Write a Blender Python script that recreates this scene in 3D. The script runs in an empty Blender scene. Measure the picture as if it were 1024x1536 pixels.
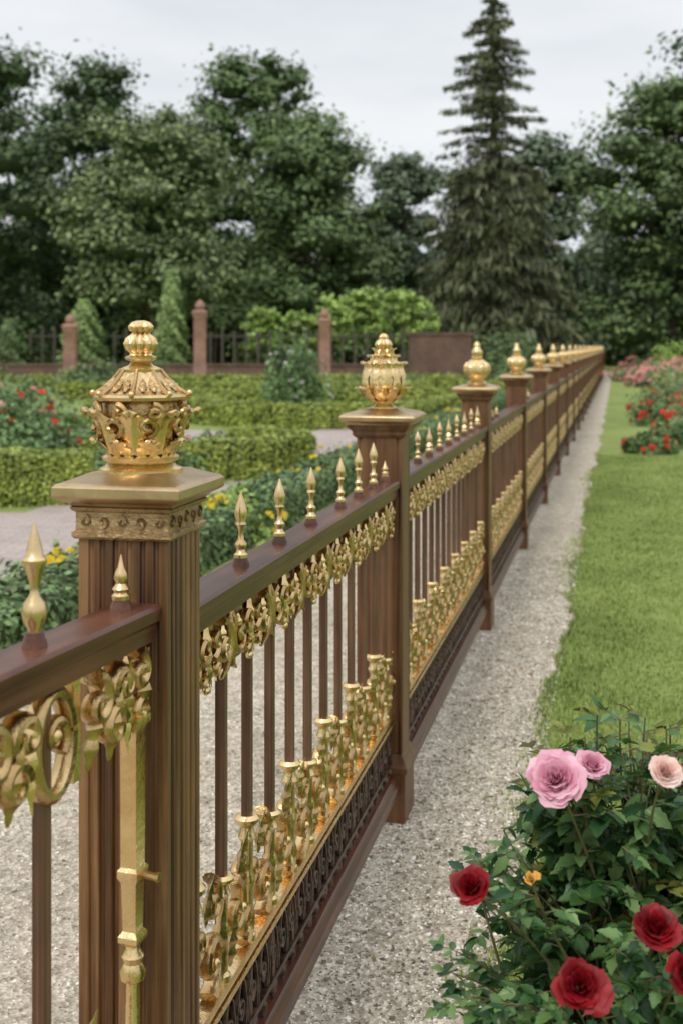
import bpy, math, random
import numpy as np
from mathutils import Vector, Matrix
random.seed(7); rng=np.random.default_rng(11)
scene=bpy.context.scene
pi=math.pi
TH=math.atan(413/1800.0)
CAMH=1.5
# ------------------------------------------------------------------ materials
def new_mat(name):
    m=bpy.data.materials.new(name); m.use_nodes=True
    nt=m.node_tree; b=nt.nodes['Principled BSDF']; return m,nt,b
def N(nt,t,**k):
    n=nt.nodes.new(t)
    for a,v in k.items(): setattr(n,a,v)
    return n
def ramp(nt,fac,stops):
    r=N(nt,'ShaderNodeValToRGB'); e=r.color_ramp.elements
    while len(e)<len(stops): e.new(0.5)
    for i,(p,c) in enumerate(stops):
        e[i].position=p; e[i].color=(*c,1)
    nt.links.new(fac,r.inputs[0]); return r.outputs[0]
def tex(nt,scale,detail=4,rough=.6,mapscale=None,kind='noise',coord='Object'):
    tc=N(nt,'ShaderNodeTexCoord'); out=tc.outputs[coord]
    if mapscale:
        mp=N(nt,'ShaderNodeMapping'); mp.inputs['Scale'].default_value=mapscale
        nt.links.new(out,mp.inputs[0]); out=mp.outputs[0]
    if kind=='noise':
        n=N(nt,'ShaderNodeTexNoise'); n.inputs['Scale'].default_value=scale
        n.inputs['Detail'].default_value=detail; n.inputs['Roughness'].default_value=rough
    else:
        n=N(nt,'ShaderNodeTexVoronoi'); n.inputs['Scale'].default_value=scale
    nt.links.new(out,n.inputs['Vector']); return n
def bump(nt,b,h,strength,dist):
    bp=N(nt,'ShaderNodeBump'); bp.inputs['Strength'].default_value=strength; bp.inputs['Distance'].default_value=dist
    nt.links.new(h,bp.inputs['Height']); nt.links.new(bp.outputs[0],b.inputs['Normal'])
def mix(nt,f,a,b,mode='MIX'):
    m=N(nt,'ShaderNodeMix',data_type='RGBA',blend_type=mode)
    for s,v in ((0,f),(6,a),(7,b)):
        if isinstance(v,(int,float)): m.inputs[s].default_value=v
        elif isinstance(v,tuple): m.inputs[s].default_value=(*v,1)
        else: nt.links.new(v,m.inputs[s])
    return m.outputs[2]

def gold(name,c1,c2,rough,bs=.25,sc=60):
    m,nt,b=new_mat(name)
    n=tex(nt,18,5); col=ramp(nt,n.outputs[0],[(.3,c2),(.62,c1)])
    g=N(nt,'ShaderNodeNewGeometry')   # darker, browner tint in the hollows of the chasing
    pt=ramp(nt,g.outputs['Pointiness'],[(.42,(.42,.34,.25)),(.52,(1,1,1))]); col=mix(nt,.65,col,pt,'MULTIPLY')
    nt.links.new(col,b.inputs['Base Color'])
    b.inputs['Metallic'].default_value=1
    n2=tex(nt,45,4); mr=N(nt,'ShaderNodeMapRange'); nt.links.new(n2.outputs[0],mr.inputs[0])
    mr.inputs[3].default_value=rough*.7; mr.inputs[4].default_value=rough*1.5
    nt.links.new(mr.outputs[0],b.inputs['Roughness'])
    n3=tex(nt,sc,3); bump(nt,b,n3.outputs[0],bs,.004); return m
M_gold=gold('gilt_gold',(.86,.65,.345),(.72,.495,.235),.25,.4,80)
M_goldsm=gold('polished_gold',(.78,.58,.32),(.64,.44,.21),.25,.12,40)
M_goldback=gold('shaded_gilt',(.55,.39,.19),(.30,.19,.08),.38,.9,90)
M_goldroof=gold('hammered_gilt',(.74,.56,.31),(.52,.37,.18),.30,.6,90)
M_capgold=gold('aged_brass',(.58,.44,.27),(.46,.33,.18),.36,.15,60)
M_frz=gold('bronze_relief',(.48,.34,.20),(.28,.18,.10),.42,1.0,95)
def brown(name,cs,rough,ms=(70,70,1.5),met=.0,bs=.2,st=(.38,.5,.62),coat=.2):
    m,nt,b=new_mat(name)
    n=tex(nt,1,5,.65,ms); col=ramp(nt,n.outputs[0],[(st[0],cs[0]),(st[1],cs[1]),(st[2],cs[2])])
    n4=tex(nt,7,5); col=mix(nt,.45,col,ramp(nt,n4.outputs[0],[(.35,(.55,.51,.48)),(.65,(1.25,1.18,1.1))]),'MULTIPLY')
    nt.links.new(col,b.inputs['Base Color'])
    b.inputs['Roughness'].default_value=rough; b.inputs['Metallic'].default_value=met
    b.inputs['Specular IOR Level'].default_value=.35
    b.inputs['Coat Weight'].default_value=coat; b.inputs['Coat Roughness'].default_value=.28
    bump(nt,b,n.outputs[0],bs,.002); return m
M_post=brown('brown_varnished_post',((.060,.025,.009),(.135,.062,.023),(.26,.14,.062)),.42,(48,48,1.2))
M_post2=brown('brown_painted_post',((.095,.042,.016),(.140,.064,.026),(.19,.095,.042)),.45,(26,26,.9),coat=.15)
M_rail=brown('dark_red_brown_rail',((.065,.022,.012),(.10,.036,.021),(.14,.056,.034)),.34,(40,1.6,40))
M_bar=brown('brown_bar',((.085,.040,.019),(.13,.066,.036),(.18,.10,.057)),.45,coat=.1)
M_dark=brown('dark_bronze',((.025,.014,.009),(.07,.04,.028),(.15,.085,.06)),.36,(50,50,50),.4,.6)

def leafmat(name,dark,mid,light,rough=.5,trans=.25,ns=1.0,isl=.5):
    m,nt,b=new_mat(name)
    g=N(nt,'ShaderNodeNewGeometry'); n=tex(nt,ns,4)
    ad=N(nt,'ShaderNodeMath',operation='MULTIPLY_ADD'); nt.links.new(g.outputs['Random Per Island'],ad.inputs[0]); ad.inputs[1].default_value=isl
    nt.links.new(n.outputs[0],ad.inputs[2])
    sb=N(nt,'ShaderNodeMath',operation='SUBTRACT'); nt.links.new(ad.outputs[0],sb.inputs[0]); sb.inputs[1].default_value=isl*.5
    col=ramp(nt,sb.outputs[0],[(.25,dark),(.5,mid),(.75,light)])
    nt.links.new(col,b.inputs['Base Color']); b.inputs['Roughness'].default_value=rough
    b.inputs['Specular IOR Level'].default_value=.35
    if trans>0:
        t=N(nt,'ShaderNodeBsdfTranslucent'); c2=mix(nt,1.0,col,(1.3,1.5,.6),'MULTIPLY'); nt.links.new(c2,t.inputs[0])
        mx=N(nt,'ShaderNodeMixShader'); mx.inputs[0].default_value=trans
        nt.links.new(b.outputs[0],mx.inputs[1]); nt.links.new(t.outputs[0],mx.inputs[2])
        nt.links.new(mx.outputs[0],nt.nodes['Material Output'].inputs[0])
    return m
def L3(r,g,b,k=1): return ((r*.55*k,g*.55*k,b*.55*k),(r*k,g*k,b*k),(r*1.6*k,g*1.55*k,b*1.6*k))
M_lf_dark=leafmat('foliage_dark',*L3(.086,.135,.052),ns=.35,trans=0)
M_lf_mid=leafmat('foliage_mid',*L3(.125,.19,.068),ns=.35,trans=0)
M_lf_ol=leafmat('foliage_olive',*L3(.170,.225,.093),ns=.4,trans=0)
M_lf_far=leafmat('foliage_far',*L3(.125,.175,.098),ns=.25,trans=0)
M_spruce=leafmat('spruce_needles',*L3(.118,.135,.068),ns=.6,trans=0)
M_lime=leafmat('foliage_lime',*L3(.27,.39,.09),ns=1,trans=0)
M_hedge=leafmat('box_hedge_leaves',*L3(.26,.32,.055),ns=3,trans=0)
M_shrub=leafmat('shrub_leaves',*L3(.13,.215,.075),ns=3,trans=0)
M_roseleaf=leafmat('rose_leaves',(.020,.062,.020),(.062,.142,.043),(.16,.265,.088),rough=.34,trans=.15,ns=8,isl=.7)
M_youngleaf=leafmat('young_rose_leaves',(.08,.07,.015),(.17,.2,.04),(.28,.3,.07),rough=.4,ns=8,isl=.6)
M_grass=leafmat('grass_blades',(.12,.18,.032),(.235,.315,.075),(.37,.44,.135),ns=1.2,isl=.6,trans=0)
def plain(name,c,rough=.6,v=.25,sc=8):
    m,nt,b=new_mat(name); n=tex(nt,sc,5)
    lo=tuple(x*(1-v) for x in c); hi=tuple(x*(1+v) for x in c)
    nt.links.new(ramp(nt,n.outputs[0],[(.3,lo),(.7,hi)]),b.inputs['Base Color']); b.inputs['Roughness'].default_value=rough
    return m
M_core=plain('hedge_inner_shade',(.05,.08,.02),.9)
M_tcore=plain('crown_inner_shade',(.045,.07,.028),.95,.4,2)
M_bark=plain('bark',(.09,.075,.055),.9,.4,5)
M_stem=plain('rose_stem',(.12,.11,.045),.6,.4,30)
def petal(name,dark,light):
    m,nt,b=new_mat(name); g=N(nt,'ShaderNodeNewGeometry'); n=tex(nt,25,4)
    ad=N(nt,'ShaderNodeMath',operation='MULTIPLY_ADD'); nt.links.new(g.outputs['Random Per Island'],ad.inputs[0]); ad.inputs[1].default_value=.4; nt.links.new(n.outputs[0],ad.inputs[2])
    col=ramp(nt,ad.outputs[0],[(.35,dark),(.95,light)]); nt.links.new(col,b.inputs['Base Color']); b.inputs['Roughness'].default_value=.55
    t=N(nt,'ShaderNodeBsdfTranslucent'); nt.links.new(col,t.inputs[0]); mx=N(nt,'ShaderNodeMixShader'); mx.inputs[0].default_value=.25
    nt.links.new(b.outputs[0],mx.inputs[1]); nt.links.new(t.outputs[0],mx.inputs[2]); nt.links.new(mx.outputs[0],nt.nodes['Material Output'].inputs[0]); return m
M_red=petal('red_petals',(.13,.001,.004),(.38,.006,.014))
M_pink=petal('pink_petals',(.74,.29,.42),(.92,.60,.70))
M_pale=petal('pale_pink_petals',(.85,.5,.42),(.9,.75,.7))
M_redorange=petal('scarlet_petals',(.6,.02,.01),(.8,.08,.04))
M_bedpink=petal('salmon_petals',(.6,.2,.2),(.85,.5,.45))
M_yel=petal('yellow_petals',(.75,.5,.01),(.9,.75,.05))
M_white=petal('white_petals',(.65,.6,.6),(.85,.82,.8))
M_orange=petal('orange_bud',(.7,.3,.03),(.85,.5,.1))
M_dry=petal('dry_leaves',(.16,.09,.03),(.40,.28,.10))

m,nt,b=new_mat('fine_gravel'); M_gravel=m
v=tex(nt,75,kind='vor'); v2=tex(nt,150,kind='vor'); n=tex(nt,1.3,6); n2=tex(nt,12,5,.75)
c=ramp(nt,v.outputs['Color'],[(.0,(.17,.14,.10)),(.45,(.48,.43,.35)),(1,(.88,.83,.74))])
c2=ramp(nt,v2.outputs['Color'],[(.0,(.20,.165,.125)),(.5,(.51,.46,.38)),(1,(.84,.79,.70))])
c=mix(nt,.4,c,c2); c=mix(nt,.8,c,ramp(nt,n.outputs[0],[(.3,(.82,.78,.72)),(.7,(1.14,1.11,1.06))]),'MULTIPLY')
c=mix(nt,.8,c,ramp(nt,n2.outputs[0],[(.3,(.58,.56,.52)),(.6,(1.16,1.15,1.13))]),'MULTIPLY')
nt.links.new(c,b.inputs['Base Color']); b.inputs['Roughness'].default_value=.9
bump(nt,b,v.outputs['Distance'],1.0,.010)
M_peb=leafmat('gravel_chips',(.16,.13,.095),(.47,.42,.34),(.88,.83,.74),rough=.85,trans=0,ns=3,isl=1.1)
m,nt,b=new_mat('lawn_ground'); M_lawn=m
n=tex(nt,.6,6); n2=tex(nt,30,4)
c=ramp(nt,n.outputs[0],[(.3,(.18,.25,.055)),(.7,(.28,.35,.095))]); c=mix(nt,.8,c,ramp(nt,n2.outputs[0],[(.3,(.6,.62,.55)),(.7,(1.3,1.25,1.15))]),'MULTIPLY')
nt.links.new(c,b.inputs['Base Color']); b.inputs['Roughness'].default_value=.9; bump(nt,b,n2.outputs[0],1,.03)
m,nt,b=new_mat('pink_paving'); M_pave=m
tc=N(nt,'ShaderNodeTexCoord'); br=N(nt,'ShaderNodeTexBrick'); nt.links.new(tc.outputs['Object'],br.inputs[0])
br.inputs['Scale'].default_value=3; br.inputs['Color1'].default_value=(.46,.38,.35,1); br.inputs['Color2'].default_value=(.38,.31,.29,1); br.inputs['Mortar'].default_value=(.26,.22,.2,1)
br.inputs['Mortar Size'].default_value=.014
n=tex(nt,2,5); c=mix(nt,.6,br.outputs[0],ramp(nt,n.outputs[0],[(.3,(.75,.75,.75)),(.7,(1.15,1.12,1.1))]),'MULTIPLY')
nt.links.new(c,b.inputs['Base Color']); b.inputs['Roughness'].default_value=.8
def brickmat(name,c1,c2,mo,scale):
    m,nt,b=new_mat(name); tc=N(nt,'ShaderNodeTexCoord'); mp=N(nt,'ShaderNodeMapping'); mp.inputs['Rotation'].default_value=(pi/2,0,0)
    nt.links.new(tc.outputs['Object'],mp.inputs[0]); br=N(nt,'ShaderNodeTexBrick'); nt.links.new(mp.outputs[0],br.inputs[0])
    br.inputs['Scale'].default_value=scale
    for k,cc in (('Color1',c1),('Color2',c2),('Mortar',mo)): br.inputs[k].default_value=(*cc,1)
    n=tex(nt,1.5,5); c=mix(nt,.8,br.outputs[0],ramp(nt,n.outputs[0],[(.3,(.55,.55,.55)),(.7,(1.25,1.2,1.15))]),'MULTIPLY')
    nt.links.new(c,b.inputs['Base Color']); b.inputs['Roughness'].default_value=.85; return m
M_terra=brickmat('terracotta_brick',(.40,.215,.165),(.32,.165,.125),(.29,.22,.18),4)
M_brickw=brickmat('brown_brick',(.17,.095,.075),(.12,.066,.052),(.16,.12,.10),4)
M_palepost=plain('weathered_wood',(.075,.07,.05),.8)

# ------------------------------------------------------------------ mesh tools
class MB:
    def __init__(s): s.v=[]; s.f=[]; s.m=[]
    def add(s,vs,fs,mi=0):
        o=len(s.v); s.v.extend([tuple(p) for p in vs]); s.f.extend([tuple(i+o for i in f) for f in fs]); s.m.extend([mi]*len(fs))
    def merge(s,o2,M):
        o=len(s.v); s.v.extend([tuple(M@Vector(p)) for p in o2.v]); s.f.extend([tuple(i+o for i in f) for f in o2.f]); s.m.extend(o2.m)
    def mesh(s,name,mats,ang=38):
        me=bpy.data.meshes.new(name); me.from_pydata(s.v,[],s.f)
        for mm in mats: me.materials.append(mm)
        me.polygons.foreach_set('material_index',s.m); me.shade_smooth(); me.set_sharp_from_angle(angle=math.radians(ang)); me.update(); return me
def link(name,data,parent=None,M=None):
    o=bpy.data.objects.new(name,data); scene.collection.objects.link(o)
    if parent: o.parent=parent
    if M is not None: o.matrix_local=M
    return o
def obj(mb,name,mats,parent=None,M=None,ang=38,bev=0):
    o=link(name,mb.mesh(name,mats,ang),parent,M)
    if bev:
        md=o.modifiers.new('bevel','BEVEL'); md.width=bev; md.segments=2; md.limit_method='ANGLE'; md.angle_limit=math.radians(50)
    return o
def box(mb,x0,x1,y0,y1,z0,z1,mi=0):
    mb.add([(x0,y0,z0),(x1,y0,z0),(x1,y1,z0),(x0,y1,z0),(x0,y0,z1),(x1,y0,z1),(x1,y1,z1),(x0,y1,z1)],
           [(0,3,2,1),(4,5,6,7),(0,1,5,4),(1,2,6,5),(2,3,7,6),(3,0,4,7)],mi)
def lathe(mb,prof,seg=20,c=(0,0,0),mi=0,rot=0,lob=0,nl=8):
    vs=[];n=len(prof)
    for r,z in prof:
        for k in range(seg):
            a=2*pi*k/seg+rot; rr=r*(1+lob*abs(math.cos(a*nl/2))-lob*.5) if lob else r
            vs.append((c[0]+rr*math.cos(a),c[1]+rr*math.sin(a),c[2]+z))
    fs=[(i*seg+k,i*seg+(k+1)%seg,(i+1)*seg+(k+1)%seg,(i+1)*seg+k) for i in range(n-1) for k in range(seg)]
    fs.append(tuple(range(seg-1,-1,-1))); fs.append(tuple((n-1)*seg+k for k in range(seg)))
    mb.add(vs,fs,mi)
def sqprof(mb,prof,c=(0,0,0),mi=0):
    vs=[]
    for h,z in prof:
        for sx,sy in ((-1,-1),(1,-1),(1,1),(-1,1)): vs.append((c[0]+sx*h,c[1]+sy*h,c[2]+z))
    n=len(prof)
    fs=[(i*4+k,i*4+(k+1)%4,(i+1)*4+(k+1)%4,(i+1)*4+k) for i in range(n-1) for k in range(4)]
    fs+=[(3,2,1,0),tuple((n-1)*4+k for k in range(4))]; mb.add(vs,fs,mi)
def tube(mb,pts,rad,seg=8,mi=0,nrm=None,fx=1.0):
    P=np.array(pts,float); n=len(P); r=np.ones(n)*rad if np.isscalar(rad) else np.array(rad)
    T=np.gradient(P,axis=0); T/=np.linalg.norm(T,axis=1)[:,None]+1e-12
    vs=[]; ref=np.array(nrm if nrm is not None else ((0,0,1) if abs(T[0][2])<.9 else (1,0,0)),float)
    for i in range(n):
        if nrm is None: ref=ref-T[i]*np.dot(ref,T[i]); ref/=np.linalg.norm(ref)+1e-12
        Bv=np.cross(T[i],ref); Bv/=np.linalg.norm(Bv)+1e-12
        for k in range(seg):
            a=2*pi*k/seg; vs.append(tuple(P[i]+r[i]*(math.cos(a)*Bv+fx*math.sin(a)*ref)))
    fs=[(i*seg+k,i*seg+(k+1)%seg,(i+1)*seg+(k+1)%seg,(i+1)*seg+k) for i in range(n-1) for k in range(seg)]
    fs+=[tuple(range(seg-1,-1,-1)),tuple((n-1)*seg+k for k in range(seg))]; mb.add(vs,fs,mi)
def sphere(mb,c,r,mi=0,seg=10,sz=1):
    lathe(mb,[(max(.02*r,r*math.sin(t)),-r*math.cos(t)*sz) for t in np.linspace(0,pi,8)],seg,c,mi)
def spir(cy,cz,r0,r1,a0,a1,n=22,x=0,bulge=0):
    o=[]
    for i in range(n):
        t=i/(n-1); r=r0*(r1/r0)**t; a=math.radians(a0+(a1-a0)*t); o.append((x+bulge*t,cy+r*math.cos(a),cz+r*math.sin(a)))
    return o
def leaf(mb,base,d,side,nrm,L,W,curl=0,mi=0,lobes=4,n=15):
    base,d,side,nrm=[np.array(q,float) for q in (base,d,side,nrm)]; vs=[]
    for i in range(n):
        t=i/(n-1); w=W*(math.sin(pi*min(1,t**.75*.96+.04)))*(1+.28*math.cos(t*2*pi*lobes))+.0008; c=base+d*L*t*(1-.15*t*abs(curl)/(L+1e-9))+nrm*(curl*t**2.2)
        h=w*.75
        for k in range(8):
            a=2*pi*k/8; rr=1 if k%2==0 else .78
            vs.append(tuple(c+side*w*rr*math.cos(a)+nrm*h*rr*math.sin(a)))
    fs=[(i*8+k,i*8+(k+1)%8,(i+1)*8+(k+1)%8,(i+1)*8+k) for i in range(n-1) for k in range(8)]; mb.add(vs,fs,mi)
def rleaf(mb,path,phi,W,ridge,c=(0,0,0),mi=0,lobes=4,n=18):
    # carved acanthus leaf following a profile: plump, veined, with a rolled tip and solid back
    P=np.array(path,float); tt=np.linspace(0,1,len(P)); vs=[]; V=(-1,-.66,-.33,0,.33,.66,1)
    for i in range(n):
        t=i/(n-1); r=np.interp(t,tt,P[:,0]); z=np.interp(t,tt,P[:,1])
        w=W*(.45+.55*math.sin(pi*min(1,t*.9+.08)))*(1+.2*math.cos(t*2*pi*lobes))
        if t>.94: w*=.55
        for v in V:
            vein=.35*ridge if abs(abs(v)-.33)<.01 else 0
            rr=r+ridge*(1-abs(v)**1.6)-vein; a=phi+v*w/max(r,.015)
            vs.append((c[0]+rr*math.cos(a),c[1]+rr*math.sin(a),c[2]+z-abs(v)*W*.35))
        a=phi; rr=r-ridge*.5
        vs.append((c[0]+rr*math.cos(a),c[1]+rr*math.sin(a),c[2]+z-.002))
    m=8
    fs=[(i*m+k,i*m+(k+1)%m,(i+1)*m+(k+1)%m,(i+1)*m+k) for i in range(n-1) for k in range(m)]+[tuple((n-1)*m+k for k in range(m))]; mb.add(vs,fs,mi)

def bulk(name,tv,tf,R,S,T,mat,parent=None,smooth=False):
    tv=np.array(tv,float); tf=np.array(tf,int); k=len(T); nv=len(tv)
    S=np.array(S,float); S=S[:,None] if S.ndim==1 else S
    V=np.einsum('kij,kvj->kvi',R,tv[None]*S[:,None,:])+T[:,None,:]
    F=(tf[None]+(np.arange(k)*nv)[:,None,None]).reshape(-1,tf.shape[1])
    me=bpy.data.meshes.new(name); me.vertices.add(k*nv); me.vertices.foreach_set('co',V.astype(np.float32).ravel())
    me.loops.add(F.size); me.loops.foreach_set('vertex_index',F.astype(np.int32).ravel())
    me.polygons.add(len(F)); me.polygons.foreach_set('loop_start',np.arange(0,F.size,F.shape[1],dtype=np.int32))
    me.update(calc_edges=True); me.materials.append(mat)
    if smooth: me.shade_smooth()
    return link(name,me,parent)
def frames(nrm,roll=None):
    n=nrm/(np.linalg.norm(nrm,axis=1)[:,None]+1e-9); k=len(n)
    a=rng.normal(size=(k,3)) if roll is None else roll
    x=a-n*np.sum(a*n,axis=1)[:,None]; x/=np.linalg.norm(x,axis=1)[:,None]+1e-9; y=np.cross(n,x)
    return np.stack([x,y,n],axis=2)
QV=[(-.5,0,0),(0,-.32,.08),(.5,0,0),(0,.32,.08)]; QF=[(0,1,2,3)]
RV=[];RF=[]
for ring,(r0,zt,kk) in enumerate(((.5,.1,5),(.3,.3,4))):
    for k in range(kk):
        a=2*pi*k/kk+ring*.5; o=len(RV)
        RV+= [(0,0,0),(r0*math.cos(a-.6),r0*math.sin(a-.6),zt),(r0*1.1*math.cos(a),r0*1.1*math.sin(a),zt+.12),(r0*math.cos(a+.6),r0*math.sin(a+.6),zt)]
        RF.append((o,o+1,o+2,o+3))
def empty(name,loc=(0,0,0),rz=0):
    e=bpy.data.objects.new(name,None); scene.collection.objects.link(e); e.location=loc; e.rotation_euler=(0,0,rz); return e

# ------------------------------------------------------------------ ground
def sheet(name,poly,z,mat,parent=None):
    me=bpy.data.meshes.new(name); me.from_pydata([(x,y,z) for x,y in poly],[],[tuple(range(len(poly)))]); me.materials.append(mat); return link(name,me,parent)
sheet('ground',[(-900,-600),(900,-600),(900,1500),(-900,1500)],0,M_lawn)
c_,s_=math.cos(TH),math.sin(TH)
def FL(x,s): return (x*c_+s*s_,-x*s_+s*c_)
EDGE=-.262
def edge(s): return EDGE+.024*math.sin(s*2.1)+.014*math.sin(s*5.7+1)+.010*math.sin(s*17)
ss=np.arange(-4,75,.12)
me=bpy.data.meshes.new('gravel_path'); vs=[];fs=[]
for i,s in enumerate(ss):
    vs+=[(*FL(-2.62,s),.004),(*FL(edge(s),s),.004)]
    if i: fs.append((2*i-2,2*i-1,2*i+1,2*i))
me.from_pydata(vs,[],fs); me.materials.append(M_gravel); link('gravel_path',me)
sheet('paved_walk',[FL(-5.2,0),FL(-3.15,0),FL(-3.15,42),FL(-5.2,42)],.008,M_pave)
sheet('paved_walk',[(-7.5,7.5),(-3.2,7.5),(-2.0,10.9),(-7.5,10.6)],.004,M_pave)
def ribbon(name,pts,w,z,mat):
    P=np.array(pts,float); t=np.linspace(0,len(P)-1,30); X=np.interp(t,range(len(P)),P[:,0]); Y=np.interp(t,range(len(P)),P[:,1])
    for _ in range(4): X[1:-1]=(X[:-2]+X[1:-1]*2+X[2:])/4; Y[1:-1]=(Y[:-2]+Y[1:-1]*2+Y[2:])/4
    Q=np.stack([X,Y],1); T=np.gradient(Q,axis=0); T/=np.linalg.norm(T,axis=1)[:,None]; Nn=np.stack([-T[:,1],T[:,0]],1)
    vs=[];fs=[]
    for i in range(30):
        vs+=[(*(Q[i]-Nn[i]*w/2),z),(*(Q[i]+Nn[i]*w/2),z)]
        if i: fs.append((2*i-2,2*i,2*i+1,2*i-1))
    me=bpy.data.meshes.new(name); me.from_pydata(vs,[],fs); me.materials.append(mat); link(name,me)
ribbon('paved_walk',[(-7,20),(-3.5,20.8),(-2.1,20.0),(-1.2,17.6),(-.4,17)],2.0,.012,M_pave)

k=42000
s=1.6+rng.random(k)**1.6*7; x=-2.55+rng.random(k)*2.3; near=rng.random(k)<.62; x=np.where(near,-.95+rng.random(k)*.69,x)
T=np.array([[*FL(a,b_),.004] for a,b_ in zip(x,s)]); 
OV=[(1,0,0),(0,1,0),(-1,0,0),(0,-1,0),(0,0,.7)]; OF=[(0,1,4),(1,2,4),(2,3,4),(3,0,4)]
nr=rng.normal(size=(k,3))*.45; nr[:,2]=1
big=1+1.0*(rng.random(k)<.10)
S=np.stack([rng.uniform(.0025,.006,k)*big,rng.uniform(.0022,.005,k)*big,rng.uniform(.002,.005,k)*big],1)
bulk('gravel',OV,OF,frames(nr),S,T,M_peb)
k=90; s=2+rng.random(k)*9; x=-.66+rng.random(k)*.42; T=np.array([[*FL(a,b_),.010] for a,b_ in zip(x,s)]); nr=rng.normal(size=(k,3))*.3; nr[:,2]=1
bulk('fallen_leaves',QV,QF,frames(nr),rng.uniform(.012,.030,k),T,M_dry)
GV=[(-.5,0,0),(.5,0,0),(.32,.16,.6),(-.32,.16,.6),(0,.5,1.0)]
k=100000
s=2+rng.random(k)**1.25*15; x=edge(0)+rng.random(k)**1.2*(1.0+.14*s)-.02
x=np.array([xx+edge(b_)-edge(0) for xx,b_ in zip(x,s)])
kt=4500; st_=rng.random(kt)**1.2*14+2; cl=np.floor(st_*2.2); xt=np.array([edge(q)-abs(rng.normal())*.035*(1+math.sin(c1*37.1)) for q,c1 in zip(st_,cl)]); s=np.r_[s,st_]; x=np.r_[x,xt]; k=len(s)
T=np.array([[*FL(a,b_),0] for a,b_ in zip(x,s)])
a=rng.random(k)*2*pi; R=np.zeros((k,3,3)); R[:,0,0]=np.cos(a);R[:,0,1]=-np.sin(a);R[:,1,0]=np.sin(a);R[:,1,1]=np.cos(a);R[:,2,2]=1
h=rng.uniform(.012,.030,k)*(1+.35*np.sin(T[:,0]*9+T[:,1]*4)*np.sin(T[:,1]*7)); S=np.stack([rng.uniform(.003,.005,k)*(1+s*.06),h*rng.uniform(.4,1.5,k),h],1)
bulk('lawn_grass',GV,[(0,1,2,3)],R,S,T,M_grass)
bulk('lawn_grass',[GV[3],GV[2],GV[4]],[(0,1,2)],R,S,T,M_grass)

# ------------------------------------------------------------------ fence
FENCE=empty('ornate_garden_fence',(0,0,0),-TH)
PX=-.732
def scroll_r(n,a,b_): return list(np.linspace(a,b_,n))
def frieze_unit(g,y,zt,w=.125,h=.115,flip=False,seed=0):
    nr=(1,0,0); sg=-1 if flip else 1; yc=y+w*.5
    q_=random.Random(seed); ja=q_.uniform(-25,25); jz=q_.uniform(-.004,.004)
    Y=lambda q: yc+sg*q
    def sp(cy,cz,r0,r1,a0,a1,ra,rb,x,bu=.01):
        pts=spir(0,cz+jz,r0,r1,a0+ja,a1+ja,20,x,bu); pts=[(p[0],Y(cy+p[1]),p[2]) for p in pts]
        tube(g,pts,scroll_r(20,ra,rb),7,0,nr,1.5)
    sp(-.018,zt-.062,.046,.009,100,560,.0095,.005,.008)
    sp(.034,zt-.042,.030,.006,-60,-480,.0078,.0045,.010)
    sp(.030,zt-.088,.023,.006,120,470,.007,.004,.009)
    tube(g,[(.006,Y(-.058),zt-.004),(.012,Y(-.05),zt-.03),(.012,Y(-.062),zt-.07),(.008,Y(-.045),zt-.108),(.008,Y(-.02),zt-.120)],[.007,.008,.007,.006,.003],7,0,nr,1.4)
    leaf(g,(.008,Y(.058),zt-.006),(0,0,-1),(0,1,0),nr,.108,.011,.010,0)
    leaf(g,(.012,Y(-.018),zt-.02),(0,.15*sg,-.98),(0,1,0),nr,.06,.009,.012,0)
    leaf(g,(.008,Y(.01),zt-.06),(0,.35*sg,-.93),(0,1,0),nr,.055,.008,.008,0)
    sphere(g,(.018,Y(-.018),zt-.062+jz),.006)
    sphere(g,(.010,Y(.058),zt-.118),.007)
def spike(g,y,z,h=.125,x=0,kind=0):
    k=h/.125
    if kind==0:
        pr=[(.0135,0),(.0135,.006),(.009,.010),(.0075,.016),(.0115,.022),(.0115,.027),(.006,.034),(.0048,.05),(.0075,.058),(.0105,.064),(.0085,.07),(.012,.080),(.0125,.088),(.0095,.10),(.005,.113),(.0012,.125)]
    elif kind==1:
        pr=[(.009,0),(.008,.006),(.014,.016),(.0158,.026),(.013,.036),(.006,.045),(.005,.054),(.009,.066),(.013,.076),(.0155,.080),(.0155,.084),(.011,.088),(.010,.095),(.005,.112),(.001,.125)]
    else:
        pr=[(.016,0),(.017,.012),(.012,.02),(.016,.03),(.009,.045),(.013,.06),(.011,.075),(.006,.09),(.001,.125)]
    lathe(g,[(r*min(1.15,k**.3),zz*k) for r,zz in pr],18,(x,y,z))
def sleeve(g,y,z0,h,x=0):
    pr=[(.017,0),(.017,.012),(.012,.018),(.0135,.03),(.012,h*.4),(.016,h*.45),(.016,h*.5),(.0115,h*.55),(.0125,h*.78),(.018,h*.82),(.0145,h*.86),(.013,h*.9),(.0235,h*.94),(.0245,h*.97),(.018,h)]
    lathe(g,pr,14,(x,y,z0))
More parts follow.
